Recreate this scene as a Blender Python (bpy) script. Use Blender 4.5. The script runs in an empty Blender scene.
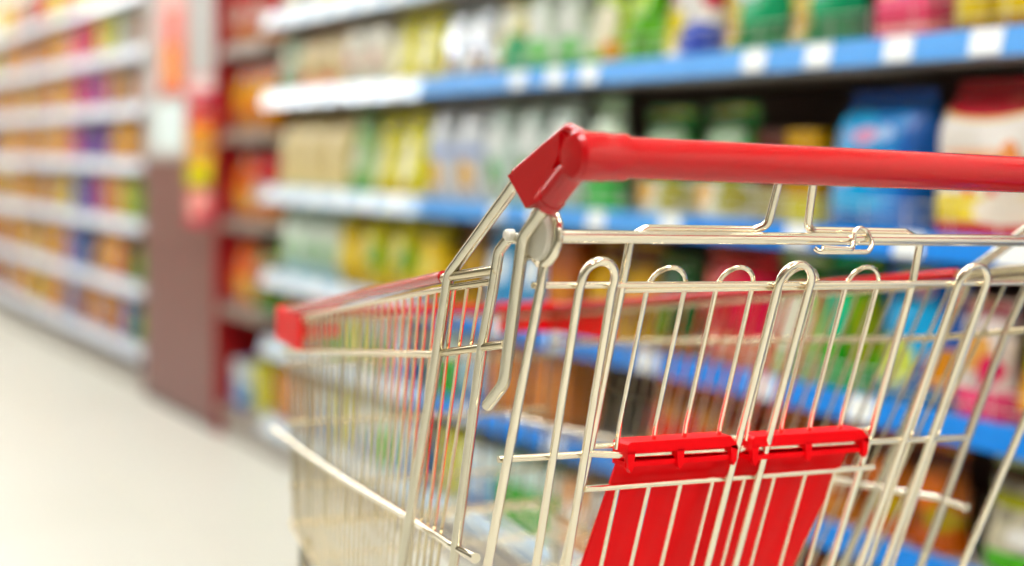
import bpy, bmesh, math, random
from math import sin, cos, pi, radians, sqrt, atan, atan2
from mathutils import Vector, Matrix
random.seed(7)
scn = bpy.context.scene
col = scn.collection

# ------------------------------------------------------------------ helpers
def lin(c):
    if isinstance(c, str):
        c = tuple(int(c[i:i + 2], 16) / 255 for i in (0, 2, 4))
    return tuple(((v + .055) / 1.055) ** 2.4 if v > .04045 else v / 12.92 for v in c) + (1.0,)

def setp(b, **kw):
    for k, v in kw.items():
        k = k.replace('_', ' ')
        if k in b.inputs:
            b.inputs[k].default_value = v

def mat(name, color, rough=.5, metal=0., coat=0., **kw):
    m = bpy.data.materials.new(name); m.use_nodes = True
    b = m.node_tree.nodes['Principled BSDF']
    setp(b, Base_Color=lin(color), Roughness=rough, Metallic=metal, Coat_Weight=coat, Coat_Roughness=.1, **kw)
    return m

def emat(name, color, s):
    m = bpy.data.materials.new(name); m.use_nodes = True
    nt = m.node_tree; nt.nodes.clear()
    e = nt.nodes.new('ShaderNodeEmission'); o = nt.nodes.new('ShaderNodeOutputMaterial')
    e.inputs[0].default_value = lin(color); e.inputs[1].default_value = s
    nt.links.new(e.outputs[0], o.inputs[0])
    return m

class NT:
    def __init__(s, m): s.nt = m.node_tree
    def n(s, t, **kw):
        k = s.nt.nodes.new(t)
        for a, v in kw.items(): setattr(k, a, v)
        return k
    def l(s, a, b): s.nt.links.new(a, b)
    def math(s, op, a, b=None):
        k = s.n('ShaderNodeMath', operation=op)
        for i, v in enumerate((a, b)):
            if v is None: continue
            if isinstance(v, (int, float)): k.inputs[i].default_value = v
            else: s.l(v, k.inputs[i])
        return k.outputs[0]
    def mix(s, fac, a, b):
        k = s.n('ShaderNodeMix', data_type='RGBA')
        for i, v in ((0, fac), (6, a), (7, b)):
            if isinstance(v, (int, float)): k.inputs[i].default_value = v
            elif isinstance(v, tuple): k.inputs[i].default_value = v
            else: s.l(v, k.inputs[i])
        return k.outputs[2]

def printed(name, base, bands=(), spots=(), rough=.26, coat=.0, vary=.1, fleck=None, ior=1.5, metal=0.):
    """printed packaging: u runs along the picture's width (0 = far end of the shelf), v is height"""
    m = bpy.data.materials.new(name); m.use_nodes = True
    t = NT(m); b = m.node_tree.nodes['Principled BSDF']
    setp(b, Roughness=rough, Coat_Weight=coat, Coat_Roughness=.12, IOR=ior, Metallic=metal)
    tc = t.n('ShaderNodeTexCoord'); sp = t.n('ShaderNodeSeparateXYZ'); t.l(tc.outputs['Generated'], sp.inputs[0])
    u = t.math('SUBTRACT', 1.0, sp.outputs[1]); v = sp.outputs[2]
    c = lin(base)
    if fleck:
        nz = t.n('ShaderNodeTexNoise'); nz.inputs['Scale'].default_value = fleck[1]; nz.inputs['Detail'].default_value = 1
        t.l(tc.outputs['Generated'], nz.inputs['Vector'])
        f = t.math('GREATER_THAN', nz.outputs[0], .55)
        c = t.mix(f, c, lin(fleck[0]))
    for v0, v1, cc in bands:
        f = t.math('MULTIPLY', t.math('GREATER_THAN', v, v0), t.math('LESS_THAN', v, v1))
        c = t.mix(f, c, lin(cc))
    for cu, cv, ru, rv, cc in spots:
        du = t.math('DIVIDE', t.math('SUBTRACT', u, cu), ru); dv = t.math('DIVIDE', t.math('SUBTRACT', v, cv), rv)
        d = t.math('ADD', t.math('MULTIPLY', du, du), t.math('MULTIPLY', dv, dv))
        c = t.mix(t.math('LESS_THAN', d, 1.0), c, lin(cc))
    oi = t.n('ShaderNodeObjectInfo'); hs = t.n('ShaderNodeHueSaturation')
    val = t.math('ADD', t.math('MULTIPLY', oi.outputs['Random'], 2 * vary), 1 - vary)
    t.l(t.math('MULTIPLY', val, .98), hs.inputs['Value']) if not name.startswith('f_') else t.l(t.math('MULTIPLY', val, .98), hs.inputs['Value']); hs.inputs['Saturation'].default_value = 1.34
    if isinstance(c, tuple): hs.inputs['Color'].default_value = c
    else: t.l(c, hs.inputs['Color'])
    t.l(hs.outputs[0], b.inputs['Base Color'])
    nb = t.n('ShaderNodeTexNoise'); nb.inputs['Scale'].default_value = 5; t.l(tc.outputs['Generated'], nb.inputs['Vector'])
    bp = t.n('ShaderNodeBump'); bp.inputs['Strength'].default_value = .35; bp.inputs['Distance'].default_value = .02
    t.l(nb.outputs[0], bp.inputs['Height']); t.l(bp.outputs[0], b.inputs['Normal'])
    return m

def link(name, me, parent=None, loc=None, m=None, smooth=True):
    o = bpy.data.objects.new(name, me); col.objects.link(o)
    if m is not None and not me.materials: me.materials.append(m)
    if parent: o.parent = parent
    if loc is not None: o.location = loc
    return o

def mesh(name, bm, m, smooth=True, angle=None):
    bmesh.ops.recalc_face_normals(bm, faces=bm.faces[:])
    me = bpy.data.meshes.new(name); bm.to_mesh(me); bm.free()
    if m: me.materials.append(m)
    if smooth:
        for p in me.polygons: p.use_smooth = True
        try: me.set_sharp_from_angle(angle=radians(angle or 40))
        except Exception: pass
    return me

def obj(name, bm, m, parent=None, loc=None, smooth=True, angle=None):
    return link(name, mesh(name, bm, m, smooth, angle), parent, loc)

def tag(o, label=None, cat=None, group=None, kind=None):
    if label: o['label'] = label
    if cat: o['category'] = cat
    if group: o['group'] = group
    if kind: o['kind'] = kind
    return o

def thing(name, label, cat, loc=(0, 0, 0), rot=(0, 0, 0), group=None):
    o = bpy.data.objects.new(name, None); col.objects.link(o)
    o.empty_display_size = .1; o.location = loc; o.rotation_euler = rot
    return tag(o, label, cat, group)

def box(bm, x0, x1, y0, y1, z0, z1, bev=0):
    b2 = bmesh.new() if bev else bm
    vs = [b2.verts.new(p) for p in ((x0, y0, z0), (x1, y0, z0), (x1, y1, z0), (x0, y1, z0), (x0, y0, z1), (x1, y0, z1), (x1, y1, z1), (x0, y1, z1))]
    for f in ((0, 3, 2, 1), (4, 5, 6, 7), (0, 1, 5, 4), (1, 2, 6, 5), (2, 3, 7, 6), (3, 0, 4, 7)):
        b2.faces.new([vs[i] for i in f])
    if bev:
        bmesh.ops.bevel(b2, geom=b2.edges[:], offset=bev, segments=2, affect='EDGES', profile=.5)
        me = bpy.data.meshes.new('t'); b2.to_mesh(me); b2.free(); bm.from_mesh(me); bpy.data.meshes.remove(me)
    return bm

def fillet(pts, r, n=6):
    pts = [Vector(p) for p in pts]
    if r <= 0 or len(pts) < 3: return pts
    out = [pts[0]]
    for i in range(1, len(pts) - 1):
        a, b, c = pts[i - 1], pts[i], pts[i + 1]
        d1 = (a - b); d2 = (c - b); l1, l2 = d1.length, d2.length
        if l1 < 1e-6 or l2 < 1e-6: out.append(b); continue
        d1 /= l1; d2 /= l2
        ang = d1.angle(d2)
        if ang > radians(177): out.append(b); continue
        t = min(r / math.tan(ang / 2), l1 * .49, l2 * .49); rr = t * math.tan(ang / 2)
        bis = (d1 + d2).normalized(); cen = b + bis * (rr / sin(ang / 2))
        p0 = b + d1 * t; p1 = b + d2 * t
        v0 = (p0 - cen); v1 = (p1 - cen); th = v0.angle(v1); ax = v0.cross(v1)
        if ax.length < 1e-12: out.append(b); continue
        ax.normalize()
        for k in range(n + 1):
            out.append(cen + Matrix.Rotation(th * k / n, 3, ax) @ v0)
    out.append(pts[-1])
    return out

def tube(bm, pts, r, n=10, bend=0., closed=False, cap=True):
    P = fillet(pts, bend) if not closed else [Vector(p) for p in pts]
    N = len(P); rings = []
    def tan(i):
        if closed: return (P[(i + 1) % N] - P[i - 1]).normalized()
        if i == 0: return (P[1] - P[0]).normalized()
        if i == N - 1: return (P[-1] - P[-2]).normalized()
        return ((P[i + 1] - P[i]).normalized() + (P[i] - P[i - 1]).normalized()).normalized()
    t0 = tan(0); up = Vector((0, 0, 1)) if abs(t0.z) < .9 else Vector((1, 0, 0))
    nrm = (up - t0 * up.dot(t0)).normalized(); prev = t0
    for i in range(N):
        t = tan(i)
        q = prev.rotation_difference(t); nrm = q @ nrm; nrm = (nrm - t * nrm.dot(t)).normalized(); prev = t
        bi = t.cross(nrm)
        rings.append([bm.verts.new(P[i] + (nrm * cos(2 * pi * k / n) + bi * sin(2 * pi * k / n)) * r) for k in range(n)])
    R = N if closed else N - 1
    for i in range(R):
        a, b = rings[i], rings[(i + 1) % N]
        for k in range(n):
            bm.faces.new((a[k], a[(k + 1) % n], b[(k + 1) % n], b[k]))
    if cap and not closed:
        bm.faces.new(rings[0][::-1]); bm.faces.new(rings[-1])
    return bm

def lathe(bm, prof, axis='z', c=(0, 0, 0), n=24):
    rings = []
    for r, h in prof:
        ring = []
        for k in range(n):
            a = 2 * pi * k / n
            if axis == 'z': p = (r * cos(a), r * sin(a), h)
            elif axis == 'x': p = (h, r * cos(a), r * sin(a))
            else: p = (r * cos(a), h, r * sin(a))
            ring.append(bm.verts.new((p[0] + c[0], p[1] + c[1], p[2] + c[2])))
        rings.append(ring)
    for a, b in zip(rings, rings[1:]):
        for k in range(n):
            bm.faces.new((a[k], a[(k + 1) % n], b[(k + 1) % n], b[k]))
    bm.faces.new(rings[0][::-1]); bm.faces.new(rings[-1])
    return bm

def prism(bm, poly, axis, a, b):
    """extrude a polygon of 2-D points between a and b along the axis"""
    def P(p, h): return {'x': (h, p[0], p[1]), 'y': (p[0], h, p[1]), 'z': (p[0], p[1], h)}[axis]
    A = [bm.verts.new(P(p, a)) for p in poly]; B = [bm.verts.new(P(p, b)) for p in poly]
    bm.faces.new(A[::-1]); bm.faces.new(B)
    n = len(poly)
    for i in range(n): bm.faces.new((A[i], A[(i + 1) % n], B[(i + 1) % n], B[i]))
    return bm

# ------------------------------------------------------------------ materials
M = {}
def steel(name, c, rough):
    m = mat(name, c, rough, 1.0); t = NT(m); b = m.node_tree.nodes['Principled BSDF']
    tc = t.n('ShaderNodeTexCoord'); nz = t.n('ShaderNodeTexNoise'); nz.inputs['Scale'].default_value = 40; nz.inputs['Detail'].default_value = 3
    t.l(tc.outputs['Object'], nz.inputs['Vector'])
    r = t.math('ADD', t.math('MULTIPLY', nz.outputs[0], .08), rough - .04); t.l(r, b.inputs['Roughness'])
    return m
M['chrome'] = steel('zinc_plated_steel', 'f8f0de', .14)
M['chrome2'] = steel('zinc_plated_wire', 'f8efda', .15)
M['side'] = steel('plated_basket_wire', 'd6c8a8', .16)  # darker copy of the plated wire, dark reflections put into its colour
M['tube'] = steel('plated_steel_tube', 'd8d2c0', .12)
M['red'] = mat('red_plastic', 'c6000c', .07, IOR=1.55)
M['redflap'] = mat('red_matte_plastic', 'ff000f', .42, Specular_IOR_Level=.12)
M['white_plastic'] = mat('white_nylon', 'efeadc', .4)
M['rubber'] = mat('grey_rubber', '55565a', .7)
M['board'] = mat('grey_enamelled_shelf', 'b4aca4', .4)
M['dark'] = mat('dark_brown_back_panel', '6e524a', .6)
M['darkred'] = mat('dark_red_enamel', '9a0710', .35)
M['blue'] = mat('blue_price_rail', '1180dc', .3, coat=.2)
M['taupe'] = mat('taupe_shelf_edge', '857468', .4)
M['glareblue'] = mat('glare_blue_price_rail', '4f9ae0', .28, coat=.3)  # blue rail colour lightened to stand for lamp glare
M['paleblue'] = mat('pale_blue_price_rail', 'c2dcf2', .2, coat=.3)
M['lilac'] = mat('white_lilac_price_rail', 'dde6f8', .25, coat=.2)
M['tag'] = mat('white_price_card', 'eef0ec', .3, coat=.2)
M['wire'] = mat('pale_wire', 'dcdcd6', .3, .7)

# ------------------------------------------------------------------ the setting
def struct(name, bm, m, smooth=False):
    return tag(obj(name, bm, m, smooth=smooth), kind='structure')
def floor_mat():
    m = mat('cream_floor_tiles', 'e6e6de', .35); t = NT(m); b = m.node_tree.nodes['Principled BSDF']
    tc = t.n('ShaderNodeTexCoord'); br = t.n('ShaderNodeTexBrick'); br.offset = 0
    br.inputs['Scale'].default_value = 1; br.inputs['Brick Width'].default_value = .6; br.inputs['Row Height'].default_value = .6
    br.inputs['Mortar Size'].default_value = .004
    br.inputs['Color1'].default_value = lin('cbc9bd'); br.inputs['Color2'].default_value = lin('c7c5b8'); br.inputs['Mortar'].default_value = lin('d2cebc')
    t.l(tc.outputs['Object'], br.inputs['Vector'])
    nz = t.n('ShaderNodeTexNoise'); nz.inputs['Scale'].default_value = 1.3; nz.inputs['Detail'].default_value = 3
    t.l(tc.outputs['Object'], nz.inputs['Vector'])
    mx = t.mix(t.math('MULTIPLY', nz.outputs[0], .25), br.outputs[0], lin('bcb9aa'))
    t.l(mx, b.inputs['Base Color'])
    return m
XL, XR, Y0, Y1, ZC = -2.6, 2.45, -3.2, 14.0, 3.0
struct('floor', box(bmesh.new(), XL - .1, XR + .1, Y0 - .1, Y1 + .1, -.1, 0), floor_mat())
wallm = mat('cream_wall_paint', 'ece7da', .7)
struct('ceiling', box(bmesh.new(), XL - .1, XR + .1, Y0 - .1, Y1 + .1, ZC, ZC + .1), mat('white_ceiling', 'f4f3ee', .8))
struct('wall_left', box(bmesh.new(), XL - .1, XL, Y0, Y1, 0, ZC), mat('olive_grey_wall', '77756a', .7))
struct('wall_right', box(bmesh.new(), XR, XR + .1, Y0, Y1, 0, ZC), wallm)
struct('wall_back', box(bmesh.new(), XL - .1, XR + .1, Y1, Y1 + .1, 0, ZC), wallm)
struct('wall_front', box(bmesh.new(), XL - .1, XR + .1, Y0 - .1, Y0, 0, ZC), mat('taupe_wall', '8f877a', .7))

lampm = emat('light_panel_diffuser', 'fdfdfc', 10.8)
lamphouse = mat('white_lamp_housing', 'f0f0ec', .5)
h_me = mesh('housing', box(bmesh.new(), -.31, .31, -.61, .61, .03, .09, .01), lamphouse, False)
d_me = mesh('diffuser', box(bmesh.new(), -.28, .28, -.58, .58, .012, .034, .004), lampm, False)
def ord_(n):
    return ['first', 'second', 'third', 'fourth', 'fifth', 'sixth', 'seventh', 'eighth', 'ninth', 'tenth', 'eleventh', 'twelfth', 'thirteenth', 'fourteenth',
            'fifteenth', 'sixteenth', 'seventeenth', 'eighteenth', 'nineteenth', 'twentieth', 'twenty-first', 'twenty-second', 'twenty-third', 'twenty-fourth',
            'twenty-fifth', 'twenty-sixth', 'twenty-seventh', 'twenty-eighth', 'twenty-ninth', 'thirtieth', 'thirty-first', 'thirty-second', 'thirty-third',
            'thirty-fourth', 'thirty-fifth', 'thirty-sixth', 'thirty-seventh', 'thirty-eighth', 'thirty-ninth', 'fortieth'][n - 1]
for ri, (lx, rn) in enumerate(((-.05, 'middle of the aisle'), (1.38, 'shelf side, an added row'))):  # shelf-side row is unseen, added to put a highlight on the handle
    for k in range(10):
        t = thing('ceiling_light', 'long white fluorescent ceiling light over the %s, %s along the aisle' % (rn, ord_(k + 1)), 'ceiling light',
                  (lx, -2.4 + k * 1.7, ZC - .091), group='fluorescent ceiling lights')
        link('housing', h_me, t); link('diffuser', d_me, t)

# ------------------------------------------------------------------ shelving
XF = 1.74                                     # plane of the price rails
def shelving(name, label, y0, y1, shelves, railm, tags=(), tagm=None, xf=XF, xb=2.2, guard=(), backm='dark', sidem='dark', convex=False, rh=.022):
    t = thing(name, label, 'shelving', (xf, y0, 0), group='supermarket shelving units'); L = y1 - y0
    W = xb - xf
    bm = bmesh.new(); box(bm, W, W + .03, .004, L - .004, .0, 2.05); obj('back_panel', bm, M[backm], t, smooth=False)
    for yy in (.004, L - .03):
        bm = bmesh.new(); box(bm, W - .04, W, yy, yy + .026, 0, 2.05); obj('upright', bm, M[sidem], t, smooth=False)
    bm = bmesh.new(); box(bm, .02, W, .004, L - .004, 0, .075, .004); obj('plinth', bm, M['board'], t, smooth=False)
    for zi, z in enumerate(shelves):
        bm = bmesh.new(); box(bm, .006, W - .002, .003, L - .003, z - .022, z + .012, .003)
        s = obj('shelf', bm, M['board'], t, smooth=False)
        # price rail: a channel that leans back a little
        bm = bmesh.new()
        if convex:
            tl = 2 * rh * .364
            prism(bm, [(.006, z - rh), (-.006, z - rh), (-.0055 + tl, z + rh), (.010 + tl, z + rh)], 'y', .002, L - .002)
        else:
            prism(bm, [(.004, z - .024), (-.004, z - .023), (.0045, z + .021), (.009, z + .022)], 'y', .002, L - .002)
        rl = obj('price_rail', bm, railm[zi] if isinstance(railm, (list, tuple)) else railm, s, smooth=False)
        for ty, tw in tags[zi] if zi < len(tags) else ():
            if not y0 + .05 < ty < y1 - .05: continue
            bm = bmesh.new(); yy = ty - y0
            if convex: prism(bm, [(-.007, z - rh * .85), (-.008, z - rh * .9), (-.0075 + tl * .9, z + rh * .9), (-.0065 + tl * .9, z + rh * .85)], 'y', yy - tw / 2, yy + tw / 2)
            else: prism(bm, [(-.0042, z - .020), (-.0058, z - .020), (.0018, z + .0195), (.0034, z + .0195)], 'y', yy - tw / 2, yy + tw / 2)
            obj('price_card', bm, M['tag'], s, smooth=False)
        if zi in guard:
            bm = bmesh.new(); r = .0012
            for hz in (.02, .042, .066):
                tube(bm, [(.008, .006, z + hz), (.008, L - .006, z + hz)], r, 5)
            k = .05
            while k < L:
                tube(bm, [(.0085, k, z + .012), (.0085, k, z + .067)], r, 5); k += .1
            obj('shelf_guard', bm, M['wire'], s)
    return t

NEAR = [.12, .385, .617, .897, 1.211, 1.468]
tagsN = [[(y, .065) for y in (1.5, 1.9, 2.3, 2.75, 3.2, 3.5)],
         [(y, .065) for y in (1.2, 1.62, 2.2, 2.6, 3.0, 3.45)],
         [(y, .065) for y in (1.25, 1.5, 1.98, 2.25, 2.63, 3.0, 3.3)],
         [(y, .065) for y in (1.3, 1.66, 1.88, 2.16, 2.56, 2.84, 3.1, 3.3)],
         [(y, .065) for y in (1.3, 1.52, 1.73, 1.92, 2.12, 2.3, 2.54, 2.88, 3.03, 3.2)], []]
shelving('shelving_unit', 'gondola shelving bay with blue price rails at the cart handle end', .15, 1.25, NEAR, [M['blue']] * 4 + [M['glareblue']] * 2, tagsN, guard=(2, 3, 4))
shelving('shelving_unit', 'gondola shelving bay with blue price rails holding the blue bag and white red-topped bag', 1.25, 2.5, NEAR, [M['blue']] * 4 + [M['glareblue']] * 2, tagsN, guard=(2, 3, 4))
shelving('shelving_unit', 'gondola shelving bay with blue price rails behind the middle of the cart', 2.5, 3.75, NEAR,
         [M['paleblue'], M['blue'], M['blue'], M['glareblue'], M['glareblue'], M['paleblue']], tagsN, guard=(3, 4))
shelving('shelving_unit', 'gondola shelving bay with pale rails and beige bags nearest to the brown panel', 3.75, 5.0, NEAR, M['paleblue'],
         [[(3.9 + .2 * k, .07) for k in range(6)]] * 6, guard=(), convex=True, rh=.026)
RECESS = [.1, .47, .78, 1.09, 1.395, 1.7]
shelving('shelving_unit', 'narrow set-back shelving bay of orange and red bags beside the brown panel', 5.0, 5.48, RECESS, M['taupe'], xf=1.748, backm='darkred', sidem='darkred')
FAR = [.17, .437, .712, .973, 1.216, 1.456, 1.70]
for k in range(4):
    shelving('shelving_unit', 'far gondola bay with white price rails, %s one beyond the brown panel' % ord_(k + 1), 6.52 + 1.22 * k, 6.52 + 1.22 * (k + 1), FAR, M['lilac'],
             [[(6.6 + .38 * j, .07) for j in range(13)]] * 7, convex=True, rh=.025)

# panelled column between near and far shelving
colm = mat('maroon_brown_laminate', '6a3630', .38)
t_ = NT(colm); b_ = colm.node_tree.nodes['Principled BSDF']
tc_ = t_.n('ShaderNodeTexCoord'); mp_ = t_.n('ShaderNodeMapping'); mp_.inputs['Scale'].default_value = (14, 14, .6); t_.l(tc_.outputs['Object'], mp_.inputs[0])
nz_ = t_.n('ShaderNodeTexNoise'); nz_.inputs['Scale'].default_value = 2.2; nz_.inputs['Detail'].default_value = 5; t_.l(mp_.outputs[0], nz_.inputs['Vector'])
t_.l(t_.mix(nz_.outputs[0], lin('662a22'), lin('80423a')), b_.inputs['Base Color'])
cp = thing('column_panel', 'tall maroon-brown laminate column panel with white upper part between near and far shelving', 'column panel', (XF, 5.49, 0))
obj('lower_panel', box(bmesh.new(), 0, .46, .012, 1.01, .03, 1.0, .004), colm, cp, smooth=False)
obj('upper_panel', box(bmesh.new(), .01, .46, .012, 1.01, 1.001, 2.2, .004), mat('pale_grey_panel', 'b9b7b4', .4), cp, smooth=False)
obj('side_board', box(bmesh.new(), -.004, .46, 0, .011, .0, 2.2, .002), M['darkred'], cp, smooth=False)
obj('kick_plate', box(bmesh.new(), .006, .46, .012, 1.01, 0, .03), mat('dark_kick_plate', '3c2420', .5), cp, smooth=False)
# poster, card and hanging packets on its upper part
pm = printed('poster_print', 'f2c4c0', bands=((0, .13, 'e4604a'), (.13, .26, 'ea8a72'), (.26, .42, 'eca09a')), spots=((.5, .1, .3, .05, 'f0a040'), (.4, .2, .2, .04, 'f0b070'), (.6, .6, .35, .09, 'f2d4d0')), vary=0)
po = obj('poster', box(bmesh.new(), -.004, 0, -.18, .18, 0, .8), pm, loc=(XF + .0085, 6.08, 1.26), smooth=False)
tag(po, 'tall pink and orange poster on the white upper part of the column panel', 'poster')
cd = thing('notice_card', 'small pale bluish notice card in a frame under the pink poster', 'notice card', (XF + .0055, 6.12, 1.045))
obj('card', box(bmesh.new(), -.004, .004, -.2, .2, 0, .18, .003), mat('notice_card_white', 'e4f4f4', .3), cd, smooth=False)
obj('card_frame', box(bmesh.new(), -.006, .004, -.21, .21, -.02, -.001, .002), mat('card_frame_white', 'e8e0d8', .3), cd, smooth=False)
stp = obj('clip_strip', box(bmesh.new(), -.003, .0, -.012, .012, 0, .53), M['white_plastic'], loc=(XF + .0095, 5.588, .80), smooth=False)
tag(stp, 'narrow white hanging strip carrying snack packets on the column panel edge', 'clip strip')

# ------------------------------------------------------------------ packaging shapes: width along y, front towards -x, base at z = 0
def skinned(bm, w, h, half, nu=14, nv=14, sq=.0, wob=.0, seed=0, waist=0.):
    """closed bag: half(u, v) gives half thickness; u,v in 0..1"""
    rnd = random.Random(seed); ph = [rnd.uniform(0, 6.28) for _ in range(6)]
    F, B = [], []
    for j in range(nv + 1):
        v = j / nv; rf, rb = [], []
        for i in range(nu + 1):
            u = i / nu
            ww = w * (1 - waist * sin(pi * v) ** 2)
            y = (u - .5) * ww; z = v * h
            th = half(u, v)
            th *= 1 + wob * (sin(7 * u + 5 * v + ph[0]) * .5 + sin(11 * v - 4 * u + ph[1]) * .4 + sin(13 * u + ph[2]) * .3)
            y += wob * .03 * sin(9 * v + ph[3]) * (2 * u - 1)
            a = bm.verts.new((-th, y, z)); rf.append(a)
            edge = i in (0, nu)
            if edge or j == nv: rb.append(a)
            else: rb.append(bm.verts.new((th, y, z)))
        F.append(rf); B.append(rb)
    for j in range(nv):
        for i in range(nu):
            for G, fl in ((F, 0), (B, 1)):
                q = [G[j][i], G[j][i + 1], G[j + 1][i + 1], G[j + 1][i]]
                q2 = []
                for x in q:
                    if x not in q2: q2.append(x)
                if len(q2) > 2:
                    try: bm.faces.new(q2 if not fl else q2[::-1])
                    except ValueError: pass
    for i in range(nu):                                      # base
        q = [F[0][i], F[0][i + 1], B[0][i + 1], B[0][i]]; q2 = []
        for x in q:
            if x not in q2: q2.append(x)
        if len(q2) > 2:
            try: bm.faces.new(q2[::-1])
            except ValueError: pass
    return bm

def seal(w, h0, h1, n=14):
    bm = bmesh.new(); A = []
    for k in range(n * 2 + 1):
        y = -w / 2 + w * k / (2 * n); x = .0016 * (1 if k % 2 else -1)
        A.append([bm.verts.new((x - .0012, y, h0)), bm.verts.new((x + .0012, y, h0)), bm.verts.new((x + .0012, y, h1)), bm.verts.new((x - .0012, y, h1))])
    for a, b in zip(A, A[1:]):
        for i in range(4): bm.faces.new((a[i], a[(i + 1) % 4], b[(i + 1) % 4], b[i]))
    bm.faces.new(A[0]); bm.faces.new(A[-1][::-1])
    return bm

def build(kind):
    """returns list of (name, mesh) : first is the body"""
    K = KINDS[kind]; sh, w, h, d, m = K['shape'], K['w'], K['h'], K['d'], K['m']
    sd = sum(map(ord, kind))
    bm = bmesh.new(); out = []
    if sh == 'pouch':                                       # stands on a wide base, thin at the top
        hb = h - .018
        skinned(bm, w, hb, lambda u, v: .0015 + d / 2 * (1 - abs(2 * u - 1) ** 3.2) ** .6 * (1 - v ** 1.7) ** .75, wob=.16, seed=sd)
        out = [(K['name'], mesh(K['name'], bm, m)), ('top_seal', mesh('top_seal', seal(w * .99, hb - .001, h), K.get('m2', m), False))]
    elif sh == 'pillow':                                    # both ends pinched
        hb = h - .018
        skinned(bm, w, hb, lambda u, v: .002 + d / 2 * (1 - abs(2 * u - 1) ** 2.6) ** .55 * max(0, 1 - abs(2 * (v * .93 + .035) - 1) ** 4.) ** .6, wob=.18, seed=sd, waist=.05)
        out = [(K['name'], mesh(K['name'], bm, m)), ('top_seal', mesh('top_seal', seal(w * .98, hb - .001, h), K.get('m2', m), False))]
    elif sh == 'gusset':                                    # square sided bag with a folded top
        hb = h - .02
        skinned(bm, w, hb, lambda u, v: .002 + d / 2 * (1 - abs(2 * u - 1) ** 7) ** .4 * (1 - v ** 5) ** .7, nu=18, nv=18, wob=.1, seed=sd)
        out = [(K['name'], mesh(K['name'], bm, m)), ('top_fold', mesh('top_fold', seal(w * .96, hb - .001, h), K.get('m2', m), False))]
    elif sh == 'box':
        box(bm, -d / 2, d / 2, -w / 2, w / 2, 0, h, .004)
        out = [(K['name'], mesh(K['name'], bm, m, False))]
    elif sh == 'jar':
        r = w / 2
        lathe(bm, [(r * .9, 0), (r, .008), (r, h * .72), (r * .82, h * .82), (r * .78, h * .86)])
        b2 = bmesh.new(); lathe(b2, [(r * .8, h * .861), (r * .86, h * .865), (r * .86, h * .985), (r * .8, h)])
        out = [(K['name'], mesh(K['name'], bm, m)), ('lid', mesh('lid', b2, K['m2']))]
    elif sh == 'can':
        r = w / 2
        lathe(bm, [(r * .93, 0), (r, .006), (r, h - .006), (r * .93, h - .002), (r * .9, h - .004), (r * .88, h - .004)])
        out = [(K['name'], mesh(K['name'], bm, m))]
    return out

FOIL = ('silver',  'f_white', 'f_peach', 'f_cream', 'red_fat', 'moss')
GLOSS = ('silver', 'frost', 'sun', 'f_white', 'f_peach', 'f_pink', 'f_cream', 'red_fat', 'orange_fat', 'red_orange', 'mint', 'moss', 'cream')
KINDS = {}
def kind(key, shape, name, desc, cat, w, h, d, base, bands=(), spots=(), m2=None, **kw):
    if shape in ('pouch', 'pillow'): kw.setdefault('fleck', (tuple(int(base[i:i + 2], 16) / 255 * .74 for i in (0, 2, 4)), 3.1))
    if key in GLOSS: kw.update(rough=.1, ior=1.85)
    if key in FOIL: kw.update(rough=.13, metal=.55)
    KINDS[key] = dict(shape=shape, name=name, desc=desc, cat=cat, w=w, h=h, d=d, m=printed(key + '_print', base, bands, spots, **kw))
    if m2: KINDS[key]['m2'] = mat(key + '_second', m2, .35, coat=.2)

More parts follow.
